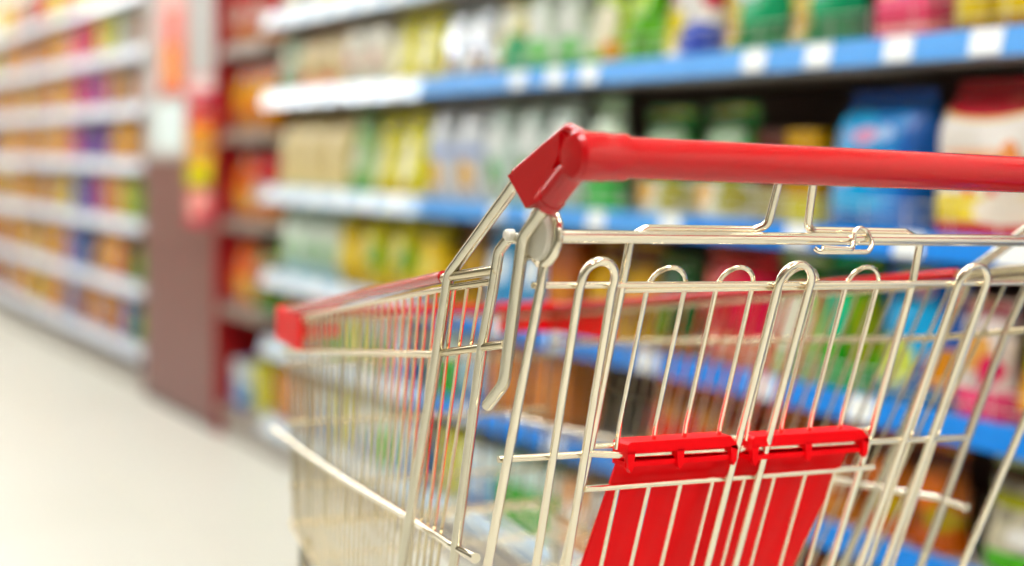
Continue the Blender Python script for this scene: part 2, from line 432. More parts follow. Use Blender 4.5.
exec_kinds = [
 # near, top shelf
 ('amber_jar', 'jar', 'spread_jar', 'amber jar with golden lid', 'jar', .085, .15, .085, 'b98a2c', ((.2, .6, 'e8d27a'),), (), 'c9a23a'),
 ('pink_box', 'box', 'biscuit_box', 'pink box with crimson stripe', 'box', .135, .2, .07, 'f1c4bd', ((.0, .1, 'e58a92'), (.14, .28, 'd81e55'), (.28, .4, 'ee8aa0')), ((.6, .5, .25, .1, 'a9b6d6'),)),
 ('gold_green', 'pouch', 'cereal_pouch', 'gold pouch with green corner', 'pouch', .2, .25, .09, 'd8c27a', ((0, .12, '7d8a4a'),), ((.85, .55, .38, .5, '0fa56a'), (.5, .75, .28, .2, 'd9efe6'), (.2, .25, .2, .15, 'c79a3a'), (.85, .15, .4, .15, '0a7a40'))),
 ('carnival', 'pouch', 'candy_bag', 'red, white and blue candy bag', 'bag', .18, .25, .08, 'f0ece4', ((.8, 1, 'd21d2a'),), ((.1, .9, .2, .3, 'c8102a'), (.9, .85, .2, .3, 'd21d3a'), (.3, .35, .22, .25, 'e6d23c'), (.75, .2, .35, .22, '2748b8'))),
 ('window_green', 'pouch', 'snack_pouch', 'lime green pouch with grey window', 'pouch', .135, .25, .07, '86c410', ((.7, 1, 'e8d816'),), ((.5, .35, .38, .28, 'bcb4a4'),)),
 ('lime', 'pouch', 'snack_pouch', 'bright green snack pouch', 'pouch', .13, .25, .07, '5fb80a', ((0, .1, '3c9a1a'),), ((.4, .75, .3, .2, 'b6dc2a'),)),
 ('yellow_green', 'pouch', 'snack_pouch', 'lime pouch with cream middle', 'pouch', .14, .25, .07, 'b4cf2a', ((0, .15, '62b03a'),), ((.5, .5, .36, .25, 'efe9d2'), (.7, .2, .2, .12, 'e9a03a'))),
 ('pale_green', 'pillow', 'noodle_bag', 'pale green and white bag', 'bag', .145, .26, .08, 'dfe8da', ((0, .16, '6fc06a'),), ((.5, .6, .3, .2, 'f6f8f2'), (.6, .3, .28, .12, '8fd08a'))),
 ('orange_cream', 'pouch', 'snack_pouch', 'cream pouch with orange base', 'pouch', .15, .25, .08, 'e6e0a8', ((0, .22, 'e6b45a'),), ((.75, .25, .3, .3, '1fa565'), (.4, .75, .3, .2, 'f4f2e0'), (.25, .18, .2, .12, 'e79a4a'))),
 ('silver', 'pouch', 'rice_bag', 'silver-white bag with orange dot', 'bag', .15, .25, .08, 'd5dade', ((.85, 1, 'c2cad2'),), ((.5, .26, .2, .12, 'e0a04c'), (.5, .6, .34, .2, 'f2f5f8'), (.4, .42, .4, .06, 'b9c6e2'))),
 ('yellow', 'pouch', 'snack_bag', 'yellow bag with cream label', 'bag', .155, .25, .09, 'e2d90c', ((0, .12, 'e2c22a'), (.9, 1, 'c8c400')), ((.5, .45, .25, .3, 'f8f4d8'), (.3, .16, .2, .1, 'e8b02a'))),
 ('cream', 'pillow', 'flour_bag', 'cream white bag', 'bag', .16, .25, .09, 'e6e0cc', ((0, .14, 'cfd2b4'),), ((.4, .5, .3, .2, 'f2d6d0'), (.6, .7, .25, .15, 'f8f6ee'))),
 ('beige_red', 'gusset', 'flour_bag', 'beige bag with red base patch', 'bag', .19, .25, .1, 'd3c2a0', ((0, .06, 'b9c09a'),), ((.5, .2, .34, .12, 'dd5a48'),)),
 ('beige', 'gusset', 'flour_bag', 'plain beige bag', 'bag', .19, .26, .1, 'd8c8a0', ((0, .1, '9fa886'),), ((.5, .5, .3, .25, 'dccfae'),)),
 ('grey_green', 'pillow', 'noodle_bag', 'grey-green bag', 'bag', .17, .24, .08, 'a9b8a4', ((0, .2, '5a9a6a'),), ((.5, .6, .3, .2, 'd8d8c8'),)),
 # near, fourth shelf
 ('white_red', 'gusset', 'rice_bag', 'big white bag with dark red top', 'bag', .235, .272, .13, 'f1ebe4', ((0, .12, 'd52a22'), (.12, .3, 'ead25c')),
   ((.5, 1.02, .62, .235, 'f2d9a6'), (.5, 1.04, .6, .225, 'd4062a'), (.72, .94, .09, .04, 'e28a88'), (.5, .48, .3, .07, 'f4bd96'), (.8, .5, .09, .16, 'f0a574'), (.42, .36, .05, .07, 'e8605a'), (.68, .36, .05, .07, 'e8605a'),
    (.5, .58, .34, .03, 'f3cdb4'), (.78, .2, .28, .1, 'f0e6d8')), 'a80a1c'),
 ('blue_bag', 'gusset', 'detergent_bag', 'big bright blue bag', 'bag', .245, .255, .12, '1689dc', ((.92, 1, '1f6fd0'), (.06, .16, '0f76cc'), (0, .06, '2a6da8')),
   ((.3, .6, .36, .34, '17aef0'), (1.0, .5, .16, .7, '1364c0'), (.25, .74, .1, .06, 'a9c6f2'), (.47, .73, .13, .07, 'd9a6c6'), (.68, .75, .09, .06, 'b5d0f6'), (.28, .47, .16, .13, 'dcd2ee'), (.36, .52, .06, .06, 'f0a0b8'), (.57, .47, .16, .11, 'b4def4'), (.57, .47, .09, .07, 'f0c07a'), (.4, .22, .34, .07, '7cc0ec')), '1650a8'),  # dark blue ellipse at the edge is gusset shading painted in
 ('magenta', 'pouch', 'candy_bag', 'magenta red pouch', 'pouch', .12, .225, .07, 'd60f48', ((0, .25, 'e8a8a0'),), ((.3, .45, .3, .16, 'e657a6'), (.3, .1, .25, .1, 'e8c45a'), (.6, .2, .3, .12, 'f2c4c8'))),
 ('olive_yellow', 'box', 'tea_box', 'ochre yellow box', 'box', .1, .185, .09, 'c8960a', ((0, .3, 'd9d01e'),), ((.5, .55, .3, .12, 'a5700c'),)),
 ('dark_brown', 'box', 'tea_box', 'dark brown box', 'box', .1, .18, .09, '5a3a34', ((0, .4, 'a8a078'),), ((.5, .65, .3, .12, '77504a'),)),
 ('green_white', 'pouch', 'noodle_bag', 'green bag with white patches', 'bag', .195, .235, .1, '2f7d3a', ((.0, .35, 'd6d8c8'),), ((.5, .78, .36, .12, 'a9c0a4'), (.6, .52, .22, .14, 'c6ca1c'), (.3, .2, .22, .14, 'e6a83c'), (.8, .2, .18, .16, 'a8a02a'))),
 ('leaf', 'pouch', 'snack_pouch', 'pale sage pouch with green base', 'pouch', .13, .26, .08, 'c4d6c0', ((0, .34, '0ba32c'),), ((.5, .7, .3, .2, 'dbe8d8'),)),
 ('frost', 'pillow', 'noodle_bag', 'frosty white bag with leaf spot', 'bag', .145, .262, .08, 'd4e2da', ((0, .1, 'a9c8a8'),), ((.55, .32, .2, .16, '3fae4a'), (.5, .7, .34, .16, 'f4f8f6'), (.2, .3, .12, .1, 'e8b85a'))),
 ('sun', 'pillow', 'rice_bag', 'white bag with yellow flower spot', 'bag', .16, .262, .09, 'dfe4ea', ((.5, .62, 'b9c4e2'),), ((.5, .3, .24, .16, 'f2c9a0'), (.5, .3, .15, .1, 'e6b31c'), (.5, .82, .3, .1, 'f6f8fa'))),
 ('green_pack', 'pouch', 'snack_pouch', 'sage green pouch with pale label', 'pouch', .15, .25, .08, '9fc08c', ((0, .15, '6aa86a'),), ((.5, .5, .3, .2, 'dfe4d2'),)),
 # near, third shelf
 ('red_yellow', 'pouch', 'snack_bag', 'crimson bag with yellow burst', 'bag', .15, .245, .08, 'c80a2c', ((.88, 1, '8a5a60'), (0, .1, 'e04a6a')), ((.25, .55, .25, .2, 'e8cf1a'), (.6, .3, .34, .18, 'f0e2d8'), (.8, .6, .2, .16, 'e8506e'), (.3, .25, .2, .14, 'f0a83a'))),
 ('cyan', 'pouch', 'snack_bag', 'cyan blue bag with yellow fruit', 'bag', .185, .245, .08, '0f62c8', ((0, .14, '2a6a9a'),), ((.45, .6, .34, .32, '12a6e2'), (.3, .32, .26, .2, 'd6e08a'), (.85, .3, .16, .16, 'e0921c'), (.5, .88, .14, .06, 'd2a6b8'))),
 ('pink_white', 'pouch', 'candy_bag', 'white candy bag with pink base', 'bag', .12, .2, .07, 'efe4de', ((0, .28, 'ee7a96'), (.9, 1, 'c8a0a0')), ((.4, .6, .3, .18, 'f0c090'), (.7, .45, .2, .14, 'e85a7a'))),
 ('bright_green', 'pouch', 'snack_pouch', 'vivid green pouch with dark top', 'pouch', .135, .24, .07, '1fb41a', ((.8, 1, '1a5a3a'), (0, .2, '4aa05a')), ((.3, .62, .24, .2, '6fd0b0'), (.8, .5, .2, .3, '8aa018'))),
 ('sage', 'pouch', 'snack_pouch', 'pale green pouch with white middle', 'pouch', .145, .24, .07, 'b9cf94', ((.85, 1, '3a6a3a'),), ((.5, .5, .32, .25, 'ecead8'),)),
 ('heart', 'pillow', 'candy_bag', 'large red bag with pink hearts', 'bag', .24, .245, .1, 'e4081e', ((0, .3, 'e8a890'),), ((.15, .5, .25, .4, 'ee9a92'), (.85, .6, .3, .3, 'e81e4a'), (.5, .5, .16, .2, 'c4101c'), (.3, .15, .12, .1, 'c41a24'))),
 ('dark_green', 'pouch', 'noodle_bag', 'dark green bag with amber corner', 'bag', .14, .21, .07, '1c5a24', ((0, .2, '8a6a30'),), ((.2, .4, .3, .25, '6a8a14'), (.6, .7, .3, .16, '144018'))),
 ('amber', 'pouch', 'snack_bag', 'amber brown bag', 'bag', .14, .23, .08, 'a87a1c', ((.85, 1, '5a3020'), (0, .2, 'c8a060')), ((.5, .55, .3, .18, 'd0a028'),)),
 ('copper', 'box', 'biscuit_box', 'copper orange box', 'box', .15, .23, .08, 'b06038', ((.75, 1, '8a5038'),), ((.5, .45, .32, .16, 'd89868'),)),
 ('skyblue', 'pouch', 'snack_bag', 'blue and white bag', 'bag', .15, .24, .08, '7fb4de', ((0, .15, '4a8ad0'),), ((.5, .6, .32, .18, 'eef4f6'),)),
 ('big_yellow', 'pillow', 'snack_bag', 'large yellow bag with green spot', 'bag', .185, .25, .1, 'dfd20a', ((0, .2, 'e8c418'),), ((.7, .5, .22, .2, '4a9a28'), (.35, .62, .24, .2, 'eee6b0'), (.4, .2, .24, .1, 'f0d27a'))),
 ('gold', 'pillow', 'snack_bag', 'golden yellow bag', 'bag', .165, .24, .09, 'e8c008', ((.85, 1, 'a8a010'),), ((.5, .5, .3, .18, 'f0e29a'),)),
 ('mint', 'pillow', 'noodle_bag', 'mint white bag with green patch', 'bag', .16, .24, .08, 'cfe0d2', ((0, .2, 'a6d2d8'),), ((.4, .45, .22, .14, '8fc47a'), (.6, .7, .26, .14, 'eef4ea'))),
 # near, lower shelves
 ('garden', 'pouch', 'noodle_bag', 'white bag with green base', 'bag', .21, .2, .09, 'cfc8b2', ((0, .2, '5ac430'), (.62, .76, 'b4b41e'), (.85, 1, '5a4a3a')), ((.5, .36, .16, .1, 'f6f4ee'), (.75, .82, .14, .08, '2a5a3a'))),
 ('brown_orange', 'pouch', 'snack_bag', 'brown and orange bag', 'bag', .115, .18, .07, 'a8623a', ((.0, .25, 'd27a5a'), (.88, 1, '4a2a26')), ((.4, .6, .3, .2, 'd86a14'), (.7, .35, .24, .14, 'b6a060'))),
 ('rust', 'pouch', 'snack_bag', 'rust red bag with pale label', 'bag', .12, .18, .07, 'a83a24', ((0, .3, 'd9a07a'),), ((.5, .5, .3, .16, 'd8c4a4'),)),
 ('tomato', 'pouch', 'snack_bag', 'tomato bag with red spots', 'bag', .13, .185, .08, 'e0a884', ((.85, 1, 'a05a30'),), ((.3, .55, .25, .22, 'd8161a'), (.75, .4, .22, .18, 'dc3a2a'), (.4, .15, .25, .1, 'e8c490'))),
 ('salmon', 'box', 'biscuit_box', 'salmon orange carton', 'box', .19, .19, .1, 'd08a62', ((0, .14, 'a87858'),), ((.5, .5, .34, .2, 'd89a74'),)),
 ('green_box', 'box', 'tissue_box', 'green and white carton', 'box', .15, .18, .09, '3fae3c', ((.62, 1, 'cfe2dc'),), ((.4, .3, .26, .16, '1f9a2a'),)),
 ('blue_box', 'box', 'tissue_box', 'pale blue carton', 'box', .15, .17, .09, '8fb4e0', ((.6, 1, 'dfe8ea'), (0, .15, '3a66b8')), ((.5, .4, .28, .14, 'e8eef2'),)),
 ('lemon_box', 'box', 'tissue_box', 'lemon yellow carton', 'box', .13, .19, .09, 'd9d21a', ((0, .2, 'c8c88a'),), ((.5, .55, .28, .14, 'ece68a'),)),
 ('peach_box', 'box', 'biscuit_box', 'peach carton with white label', 'box', .15, .17, .09, 'e2b496', (), ((.5, .55, .3, .16, 'eef0ee'),)),
 # set-back bay
 ('orange_fat', 'pillow', 'snack_bag', 'fat orange bag', 'bag', .2, .245, .11, 'dc8a0c', ((.85, 1, 'c84a10'),), ((.5, .65, .34, .16, 'eeb058'), (.6, .35, .2, .1, 'd86a10'))),
 ('red_fat', 'pillow', 'snack_bag', 'fat red bag with white shine', 'bag', .2, .24, .11, 'e40d1c', ((0, .3, 'd8a07a'),), ((.5, .5, .28, .2, 'f0d6cc'),)),  # white shine is a pale spot painted into the colour
 ('red_orange', 'pillow', 'snack_bag', 'fat red and orange bag', 'bag', .2, .245, .11, 'c81410', (), ((.8, .5, .35, .5, 'e0641c'), (.8, .3, .2, .2, 'e0a020'))),
 ('moss', 'pillow', 'noodle_bag', 'moss green and peach bag', 'bag', .2, .22, .11, '9fa070', ((0, .3, '5a9a4a'),), ((.7, .6, .3, .25, 'e0a08a'),)),
 # far bays
 ('f_peach', 'can', 'drink_can', 'peach pink can', 'can', .13, .17, .13, 'eab49c', ((0, .12, 'd8d0c8'),), ((.5, .5, .3, .2, 'e88a5a'),)),
 ('f_white', 'can', 'milk_can', 'white tin with green base', 'can', .13, .175, .13, 'eef2ea', ((0, .1, '7fc06a'), (.92, 1, '86c49a')), ()),
 ('f_rose', 'box', 'biscuit_box', 'rose pink box', 'box', .14, .18, .08, 'dc7a80', (), ((.5, .6, .3, .2, 'e05a6a'),)),
 ('f_orange', 'box', 'biscuit_box', 'orange box', 'box', .13, .175, .08, 'e08a2a', ((0, .2, 'd26a1a'),), ((.5, .6, .3, .2, 'f0b878'),)),
 ('f_pink', 'pouch', 'candy_bag', 'pale pink pouch', 'pouch', .14, .18, .08, 'e0b4b0', (), ((.5, .5, .3, .2, 'f2dcd8'),)),
 ('f_olive', 'box', 'tea_box', 'olive yellow box', 'box', .13, .17, .08, 'b8ac1a', (), ((.5, .3, .3, .2, 'd8d020'), (.4, .7, .3, .15, 'c8b86a'))),
 ('f_magenta', 'box', 'candy_box', 'magenta box', 'box', .13, .17, .08, 'cc3c92', (), ((.5, .3, .3, .2, 'e0306a'), (.4, .8, .3, .1, '5a3a9a'))),
 ('f_purple', 'box', 'candy_box', 'purple box', 'box', .13, .175, .08, '6a3a96', (), ((.5, .3, .3, .2, '9a7ac0'),)),
 ('f_amber', 'box', 'biscuit_box', 'amber box', 'box', .13, .175, .08, 'd2860e', (), ((.5, .6, .3, .2, 'e0b040'),)),
 ('f_tan', 'pouch', 'snack_pouch', 'tan brown pouch', 'pouch', .13, .175, .08, 'b08050', (), ((.5, .5, .3, .2, 'd8b080'),)),
 ('f_green', 'pouch', 'snack_pouch', 'leaf green pouch', 'pouch', .14, .18, .08, '4a9a3c', (), ((.5, .5, .3, .2, '8ab84a'),)),
 ('f_blue', 'box', 'biscuit_box', 'dusky blue box', 'box', .13, .175, .08, '3a569a', (), ((.5, .5, .3, .2, '8aa0d0'),)),
 ('f_yellow', 'pouch', 'snack_pouch', 'mustard yellow pouch', 'pouch', .13, .175, .08, 'd8b83a', (), ((.5, .5, .3, .2, 'ece08a'),)),
 ('f_lime', 'box', 'tea_box', 'lime yellow box', 'box', .13, .17, .08, 'c0c83a', (), ((.5, .5, .3, .2, 'dcdc9a'),)),
 ('f_maroon', 'box', 'tea_box', 'maroon box', 'box', .13, .17, .08, '7a2a1a', (), ((.5, .5, .3, .2, 'c05a2a'),)),
 ('f_cream', 'can', 'milk_can', 'cream tin', 'can', .125, .17, .125, 'e8dcd0', ((.88, 1, 'd0c8c0'),), ((.5, .4, .3, .2, 'e8b0a0'),)),
 # packets on the hanging strip
 ('h_pink', 'pillow', 'snack_packet', 'pink and white packet', 'packet', .115, .16, .03, 'e88a92', ((.7, 1, 'e8b0a8'),), ((.35, .5, .3, .2, 'f4c0b8'),)),
 ('h_yellow', 'pillow', 'snack_packet', 'yellow packet', 'packet', .115, .16, .03, 'dcd05a', ((.75, 1, 'e8a04a'),), ((.5, .4, .25, .2, 'e8e06a'),)),
 ('h_orange', 'pillow', 'snack_packet', 'orange packet', 'packet', .115, .16, .03, 'eaaa7a', ((.75, 1, 'e06a6a'),), ((.5, .4, .25, .2, 'ecc08a'),)),
 ('h_red', 'pillow', 'snack_packet', 'crimson and white packet', 'packet', .115, .16, .03, 'd0405a', ((.6, 1, 'd8c8c4'),), ((.3, .4, .25, .2, 'e8a0a0'),)),
]
for e in exec_kinds:
    kind(*e)
PROTO = {}
def place(key, x, y, z, label, group, rz=0., lean=0., sz=1.):
    if key not in PROTO: PROTO[key] = build(key)
    parts = PROTO[key]
    o = link(parts[0][0], parts[0][1], loc=(x, y, z))
    o.location.z += sin(lean) * KINDS[key]['d'] * .62; o.rotation_euler = (0, lean, rz); o.scale = (1, .94, sz)
    tag(o, label, KINDS[key]['cat'], group)
    for nm, me in parts[1:]: link(nm, me, o)
    return o

LEV = ['lowest shelf', 'second shelf up', 'third shelf up', 'fourth shelf up', 'fifth shelf up', 'top shelf']
ZMAX = [.20, .185, .240, .272, .212, .3]
def row(level, z, items, xfront, what, side, gname):
    """items: (key, far edge y) listed from the brown panel outwards"""
    for n, (key, yc, *ex) in enumerate(items):
        K = KINDS[key]; dx = ex[0] if ex else 0.
        lb = '%s, %s item %s the brown panel, %s' % (K['desc'], ord_(n + 1), side, LEV[level] if what == 'near' else FLEV[level])
        place(key, xfront + K['d'] / 2 * 1.15 + dx, yc, z + .013, lb, gname, rz=random.uniform(-.07, .07), lean=random.uniform(0, .045) if K['shape'] != 'box' else 0, sz=min(1, (ZMAX[level] - .003) / K['h']) * random.uniform(.93, .985))

def seq(y0, keys, gap=.006, dx=None):
    """lay packs side by side from y0 towards the camera (falling y)"""
    out = []; y = y0
    for k in keys:
        if isinstance(k, (int, float)): y -= k; continue
        w = KINDS[k]['w'] + gap
        out.append((k, y - w / 2)); y -= w
    return out

F_ = 'near'
XP = XF + .034
row(4, 1.211, seq(4.97, ['grey_green', 'beige_red', 'beige_red', 'cream', 'cream', 'yellow', 'yellow', 'silver', 'silver', 'orange_cream', 'pale_green', 'pale_green', 'yellow_green', 'lime', 'carnival', .005, 'gold_green', 'gold_green', .06, 'pink_box', .02, 'amber_jar', 'amber_jar', .03, 'pink_box', 'lime', 'lime', 'window_green', 'carnival', 'silver']), XP, F_, 'before', 'packets on the fifth shelf before the brown panel')
row(3, .897, [('beige', 4.87), ('beige', 4.67), ('beige', 4.47), ('green_pack', 4.285), ('yellow', 4.115), ('yellow', 3.945), ('sun', 3.74), ('sun', 3.57), ('frost', 3.40), ('frost', 3.245), ('frost', 3.09), ('leaf', 2.93),
     ('green_white', 2.74, .03), ('green_white', 2.53, .03), ('dark_brown', 2.375, .06), ('olive_yellow', 2.27, .05), ('magenta', 2.17, .13), ('blue_bag', 2.04), ('white_red', 1.785), ('white_red', 1.53), ('blue_bag', 1.12)], XP, F_, 'before', 'packets on the fourth shelf before the brown panel')
row(2, .617, [('mint', 4.88), ('mint', 4.71), ('mint', 4.54), ('gold', 4.37), ('big_yellow', 4.18), ('big_yellow', 3.965), ('gold', 3.78), ('amber', 3.55), ('skyblue', 3.39), ('skyblue', 3.23), ('copper', 3.06), ('amber', 2.915), ('amber', 2.765), ('dark_green', 2.625), ('heart', 2.43),
     ('sage', 2.23), ('bright_green', 2.09), ('cyan', 1.925), ('pink_white', 1.77), ('red_yellow', 1.63), ('red_yellow', 1.475), ('heart', 1.02)], XP, F_, 'before', 'packets on the third shelf before the brown panel')
row(1, .385, [('moss', 4.86), ('tomato', 4.69), ('rust', 4.56), ('green_box', 4.42), ('lemon_box', 4.27), ('green_box', 4.12), ('blue_box', 3.96), ('green_box', 3.66), ('blue_box', 3.50), ('salmon', 3.315), ('salmon', 3.11), ('tomato', 2.665), ('tomato', 2.53), ('rust', 2.395), ('tomato', 2.26),
     ('rust', 2.11), ('brown_orange', 1.98), ('brown_orange', 1.86), ('garden', 1.665), ('garden', 1.44)], XP, F_, 'before', 'packets on the second shelf before the brown panel')
row(0, .12, [('salmon', 4.86), ('peach_box', 4.68), ('blue_box', 4.52), ('lemon_box', 4.37), ('blue_box', 4.22), ('green_box', 4.06), ('blue_box', 3.90), ('lemon_box', 3.61), ('blue_box', 3.46), ('green_box', 3.30), ('green_box', 3.14), ('peach_box', 2.98), ('blue_box', 2.82), ('green_box', 2.6), ('tomato', 2.42),
     ('brown_orange', 2.28), ('brown_orange', 2.15), ('tomato', 2.0), ('garden', 1.75)], XP, F_, 'before', 'packets on the lowest shelf before the brown panel')
row(5, 1.468, seq(4.97, ['cream', 'silver', 'yellow', 'yellow', 'silver', 'cream', 'pale_green', 'lime', 'lime', 'carnival']), XP, F_, 'before', 'packets on the top shelf before the brown panel')
# set-back bay, listed from the panel
for n, (z, ks) in enumerate(zip(RECESS, (('blue_box', 'lemon_box'), ('red_orange', 'moss'), ('red_orange', 'red_fat'), ('orange_fat', 'orange_fat'), ('red_fat', 'red_fat')))):
    z = RECESS[n]
    for j, k in enumerate(ks):
        place(k, 1.748 + .08, 5.36 - j * .225, z + .013, '%s, set-back bay, %s, %s the panel' % (KINDS[k]['desc'], LEV[n], 'next to' if j == 0 else 'second from'),
              'bags in the set-back bay')
# far bays, listed outwards from the panel
FLEV = ['lowest shelf', 'second shelf up', 'third shelf up', 'fourth shelf up', 'fifth shelf up', 'sixth shelf up', 'top shelf']
far = [
 ['f_green', 'f_green', 'f_blue', 'f_orange', 'f_maroon', 'f_orange', 'f_pink', 'f_orange', 'f_blue', 'f_blue', 'f_tan', 'f_orange', 'f_amber', 'f_amber', 'f_yellow', 'f_amber', 'f_orange', 'f_cream', 'f_tan', 'f_amber'],
 ['f_green', 'f_green', 'f_maroon', 'f_orange', 'f_orange', 'f_amber', 'f_tan', 'f_blue', 'f_blue', 'f_purple', 'f_amber', 'f_amber', 'f_orange', 'f_yellow', 'f_amber', 'f_cream', 'f_yellow', 'f_amber', 'f_orange', 'f_tan', 'f_amber'],
 ['f_green', 'f_green', 'f_lime', 'f_orange', 'f_amber', 'f_rose', 'f_purple', 'f_purple', 'f_blue', 'f_olive', 'f_yellow', 'f_orange', 'f_yellow', 'f_cream', 'f_orange', 'f_yellow', 'f_amber', 'f_tan', 'f_orange', 'f_amber'],
 ['f_maroon', 'f_tan', 'f_amber', 'f_amber', 'f_tan', 'f_purple', 'f_purple', 'f_purple', 'f_magenta', 'f_orange', 'f_orange', 'f_amber', 'f_amber', 'f_orange', 'f_cream', 'f_tan', 'f_orange', 'f_amber', 'f_orange', 'f_amber'],
 ['f_tan', 'f_pink', 'f_tan', 'f_cream', 'f_orange', 'f_purple', 'f_magenta', 'f_magenta', 'f_rose', 'f_yellow', 'f_amber', 'f_orange', 'f_maroon', 'f_orange', 'f_amber', 'f_yellow', 'f_cream', 'f_orange', 'f_tan', 'f_amber'],
 ['f_peach', 'f_peach', 'f_white', 'f_white', 'f_olive', 'f_lime', 'f_rose', 'f_rose', 'f_magenta', 'f_orange', 'f_amber', 'f_orange', 'f_tan', 'f_orange', 'f_peach', 'f_cream', 'f_orange', 'f_yellow', 'f_peach', 'f_orange'],
 ['f_cream', 'f_cream', 'f_white', 'f_peach', 'f_orange', 'f_lime', 'f_lime', 'f_lime', 'f_tan', 'f_rose', 'f_lime', 'f_lime', 'f_yellow', 'f_rose', 'f_maroon', 'f_cream'],
]
far[4], far[5] = far[4], far[5]
for lv, (z, ks) in enumerate(zip(FAR, far)):
    y = 6.56
    for n, k in enumerate(ks + ks[2:7]):
        K = KINDS[k]; w = K['w'] + .022
        while (y - 6.52) % 1.22 > 1.22 - w: y += .02       # keep clear of the uprights between bays
        lb = '%s, %s item beyond the brown panel, %s' % (K['desc'], ord_(n + 1), FLEV[lv])
        place(k, XP + .012 + K['d'] / 2 * 1.1, y + w / 2, z + .013, lb, 'packets on the %s beyond the brown panel' % FLEV[lv], rz=random.uniform(-.06, .06), sz=1.12); y += w
for n, k in enumerate(('h_red', 'h_pink', 'h_yellow', 'h_orange', 'h_pink', 'h_red')):
    zz = [.74, .77, .90, 1.03, 1.16, 1.29]
for n, (k, zz) in enumerate((('h_pink', .765), ('h_yellow', .905), ('h_orange', 1.045), ('h_red', 1.185))):
    place(k, XF - .030, 5.575, zz, '%s on the white hanging strip, %s from its bottom' % (KINDS[k]['desc'], ord_(n + 1)), 'packets on the hanging strip', rz=radians(62), sz=.84)

# ------------------------------------------------------------------ the shopping cart (local frame: x right, y forward, z up)
DEL = radians(.9)
cart = thing('shopping_cart', 'wire shopping cart with red handle and red seat flap standing in the aisle', 'shopping cart', (.82137, .92577, -.00889), (0, DEL, 0))
K_ = .063
def xs(y, z): return .285 - .138 * max(0, y - .2) - K_ * (.932 - z)
def zr(y): return .930 - (y - .2) * .142
def zb(y): return .47 + (y - .2) * .17
YF = .845
G0 = lambda z: .061 + (.934 - z) * .40               # plane of the rear gate
def gp(x, z, off=0.): return (x, G0(z) + off, z)

# handle
bm = bmesh.new(); tube(bm, [(-.268, -.0206, 1.0284), (.268, -.0206, 1.0258)], .0146, 28)
obj('handle', bm, M['red'], cart)
for s in (-1, 1):
    X = s * .2905
    bm = bmesh.new()
    lathe(bm, [(.0158, s * .262), (.0166, s * .2625), (.0166, s * .2775), (.0172, s * .279), (.0172, s * .3005), (.0150, s * .3035), (.008, s * .3045)], 'x', (0, -.0206, 1.0284), 32)
    # rear socket from the hub down to the rear post
    tube(bm, [(X, -.0206, 1.0284), (X, .004, 1.0150), (s * .2900, .031, .9970)], .0098, 20, bend=.02)
    tube(bm, [(s * .2901, .027, .9997), (s * .2900, .0335, .9953)], .0105, 20)
    # raised ridge along the top edge
    tube(bm, [(X, -.016, 1.0415), (X, .006, 1.0478), (s * .2898, .082, 1.0155)], .0042, 14, bend=.010)
    # web between the sockets
    prism(bm, [(.009, 1.0455), (.0835, 1.0135), (.0545, .9905), (.033, .9965), (.010, 1.0135), (.017, 1.020), (.010, 1.029)], 'x', X - .0058, X + .0058)
    obj('handle_bracket', bm, M['red'], cart, angle=35)
    # long side tube: from the bracket down past the rim to the chassis
    bm = bmesh.new()
    tube(bm, [(s * .2898, .070, 1.0165), (s * .2852, .199, .932), (s * .2787, .2396, .8316), (s * .2672, .3147, .6633), (s * .25, .42, .42), (s * .25, .40, .24), (s * .25, .30, .15)], .0049, 14, bend=.022)
    obj('side_tube', bm, M['tube'], cart)
    # rear post, cut off at the bottom
    bm = bmesh.new()
    tube(bm, [(s * .2900, .018, 1.0055), (s * .2913, .0655, .969)] + ([(s * .2853, .099, .857), (s * .2839, .128, .8355)] if s < 0 else [(s * .2885, .083, .912)]), .0049, 14, bend=.02)
    obj('rear_post', bm, M['tube'], cart)
    # corner post with hooked top
    bm = bmesh.new()
    tube(bm, [(s * .2815, .074, .952), (s * .2825, .077, .961), (s * .284, .086, .967), (s * .2855, .098, .967), (s * .2862, .1125, .956), (s * .2846, .1234, .926), (s * .2815, .1449, .877), (s * .2697, .2076, .689), (s * .2575, .283, .465)], .0044, 14, bend=.012)
    obj('corner_post', bm, M['tube'], cart)
    # white bushing at the pivot
    bm = bmesh.new()
    lathe(bm, [(.012, s * .2735), (.0175, s * .274), (.0188, s * .2765), (.0188, s * .2815), (.017, s * .2845), (.008, s * .2858)], 'x', (0, .060, .9705), 28)
    lathe(bm, [(.003, s * .286), (.0045, s * .287), (.0045, s * .2925), (.003, s * .294)], 'x', (0, .0895, .9695), 14)
    obj('pivot_bushing', bm, M['white_plastic'], cart)

# pivot bar and coin hook
bm = bmesh.new(); tube(bm, [(-.276, .0495, .9705), (.276, .0495, .9700)], .0049, 16)
obj('pivot_bar', bm, M['chrome'], cart)
bm = bmesh.new()
tube(bm, [(-.0385, .0435, .9632), (-.036, .0405, .9605), (.0150, .0405, .9605), (.0195, .0415, .967), (.016, .0455, .9775), (.009, .0455, .980), (.003, .0445, .977), (.0005, .0435, .967), (-.004, .0385, .9625), (-.0345, .0385, .964)], .0021, 10, bend=.006)
obj('coin_hook', bm, M['chrome'], cart)

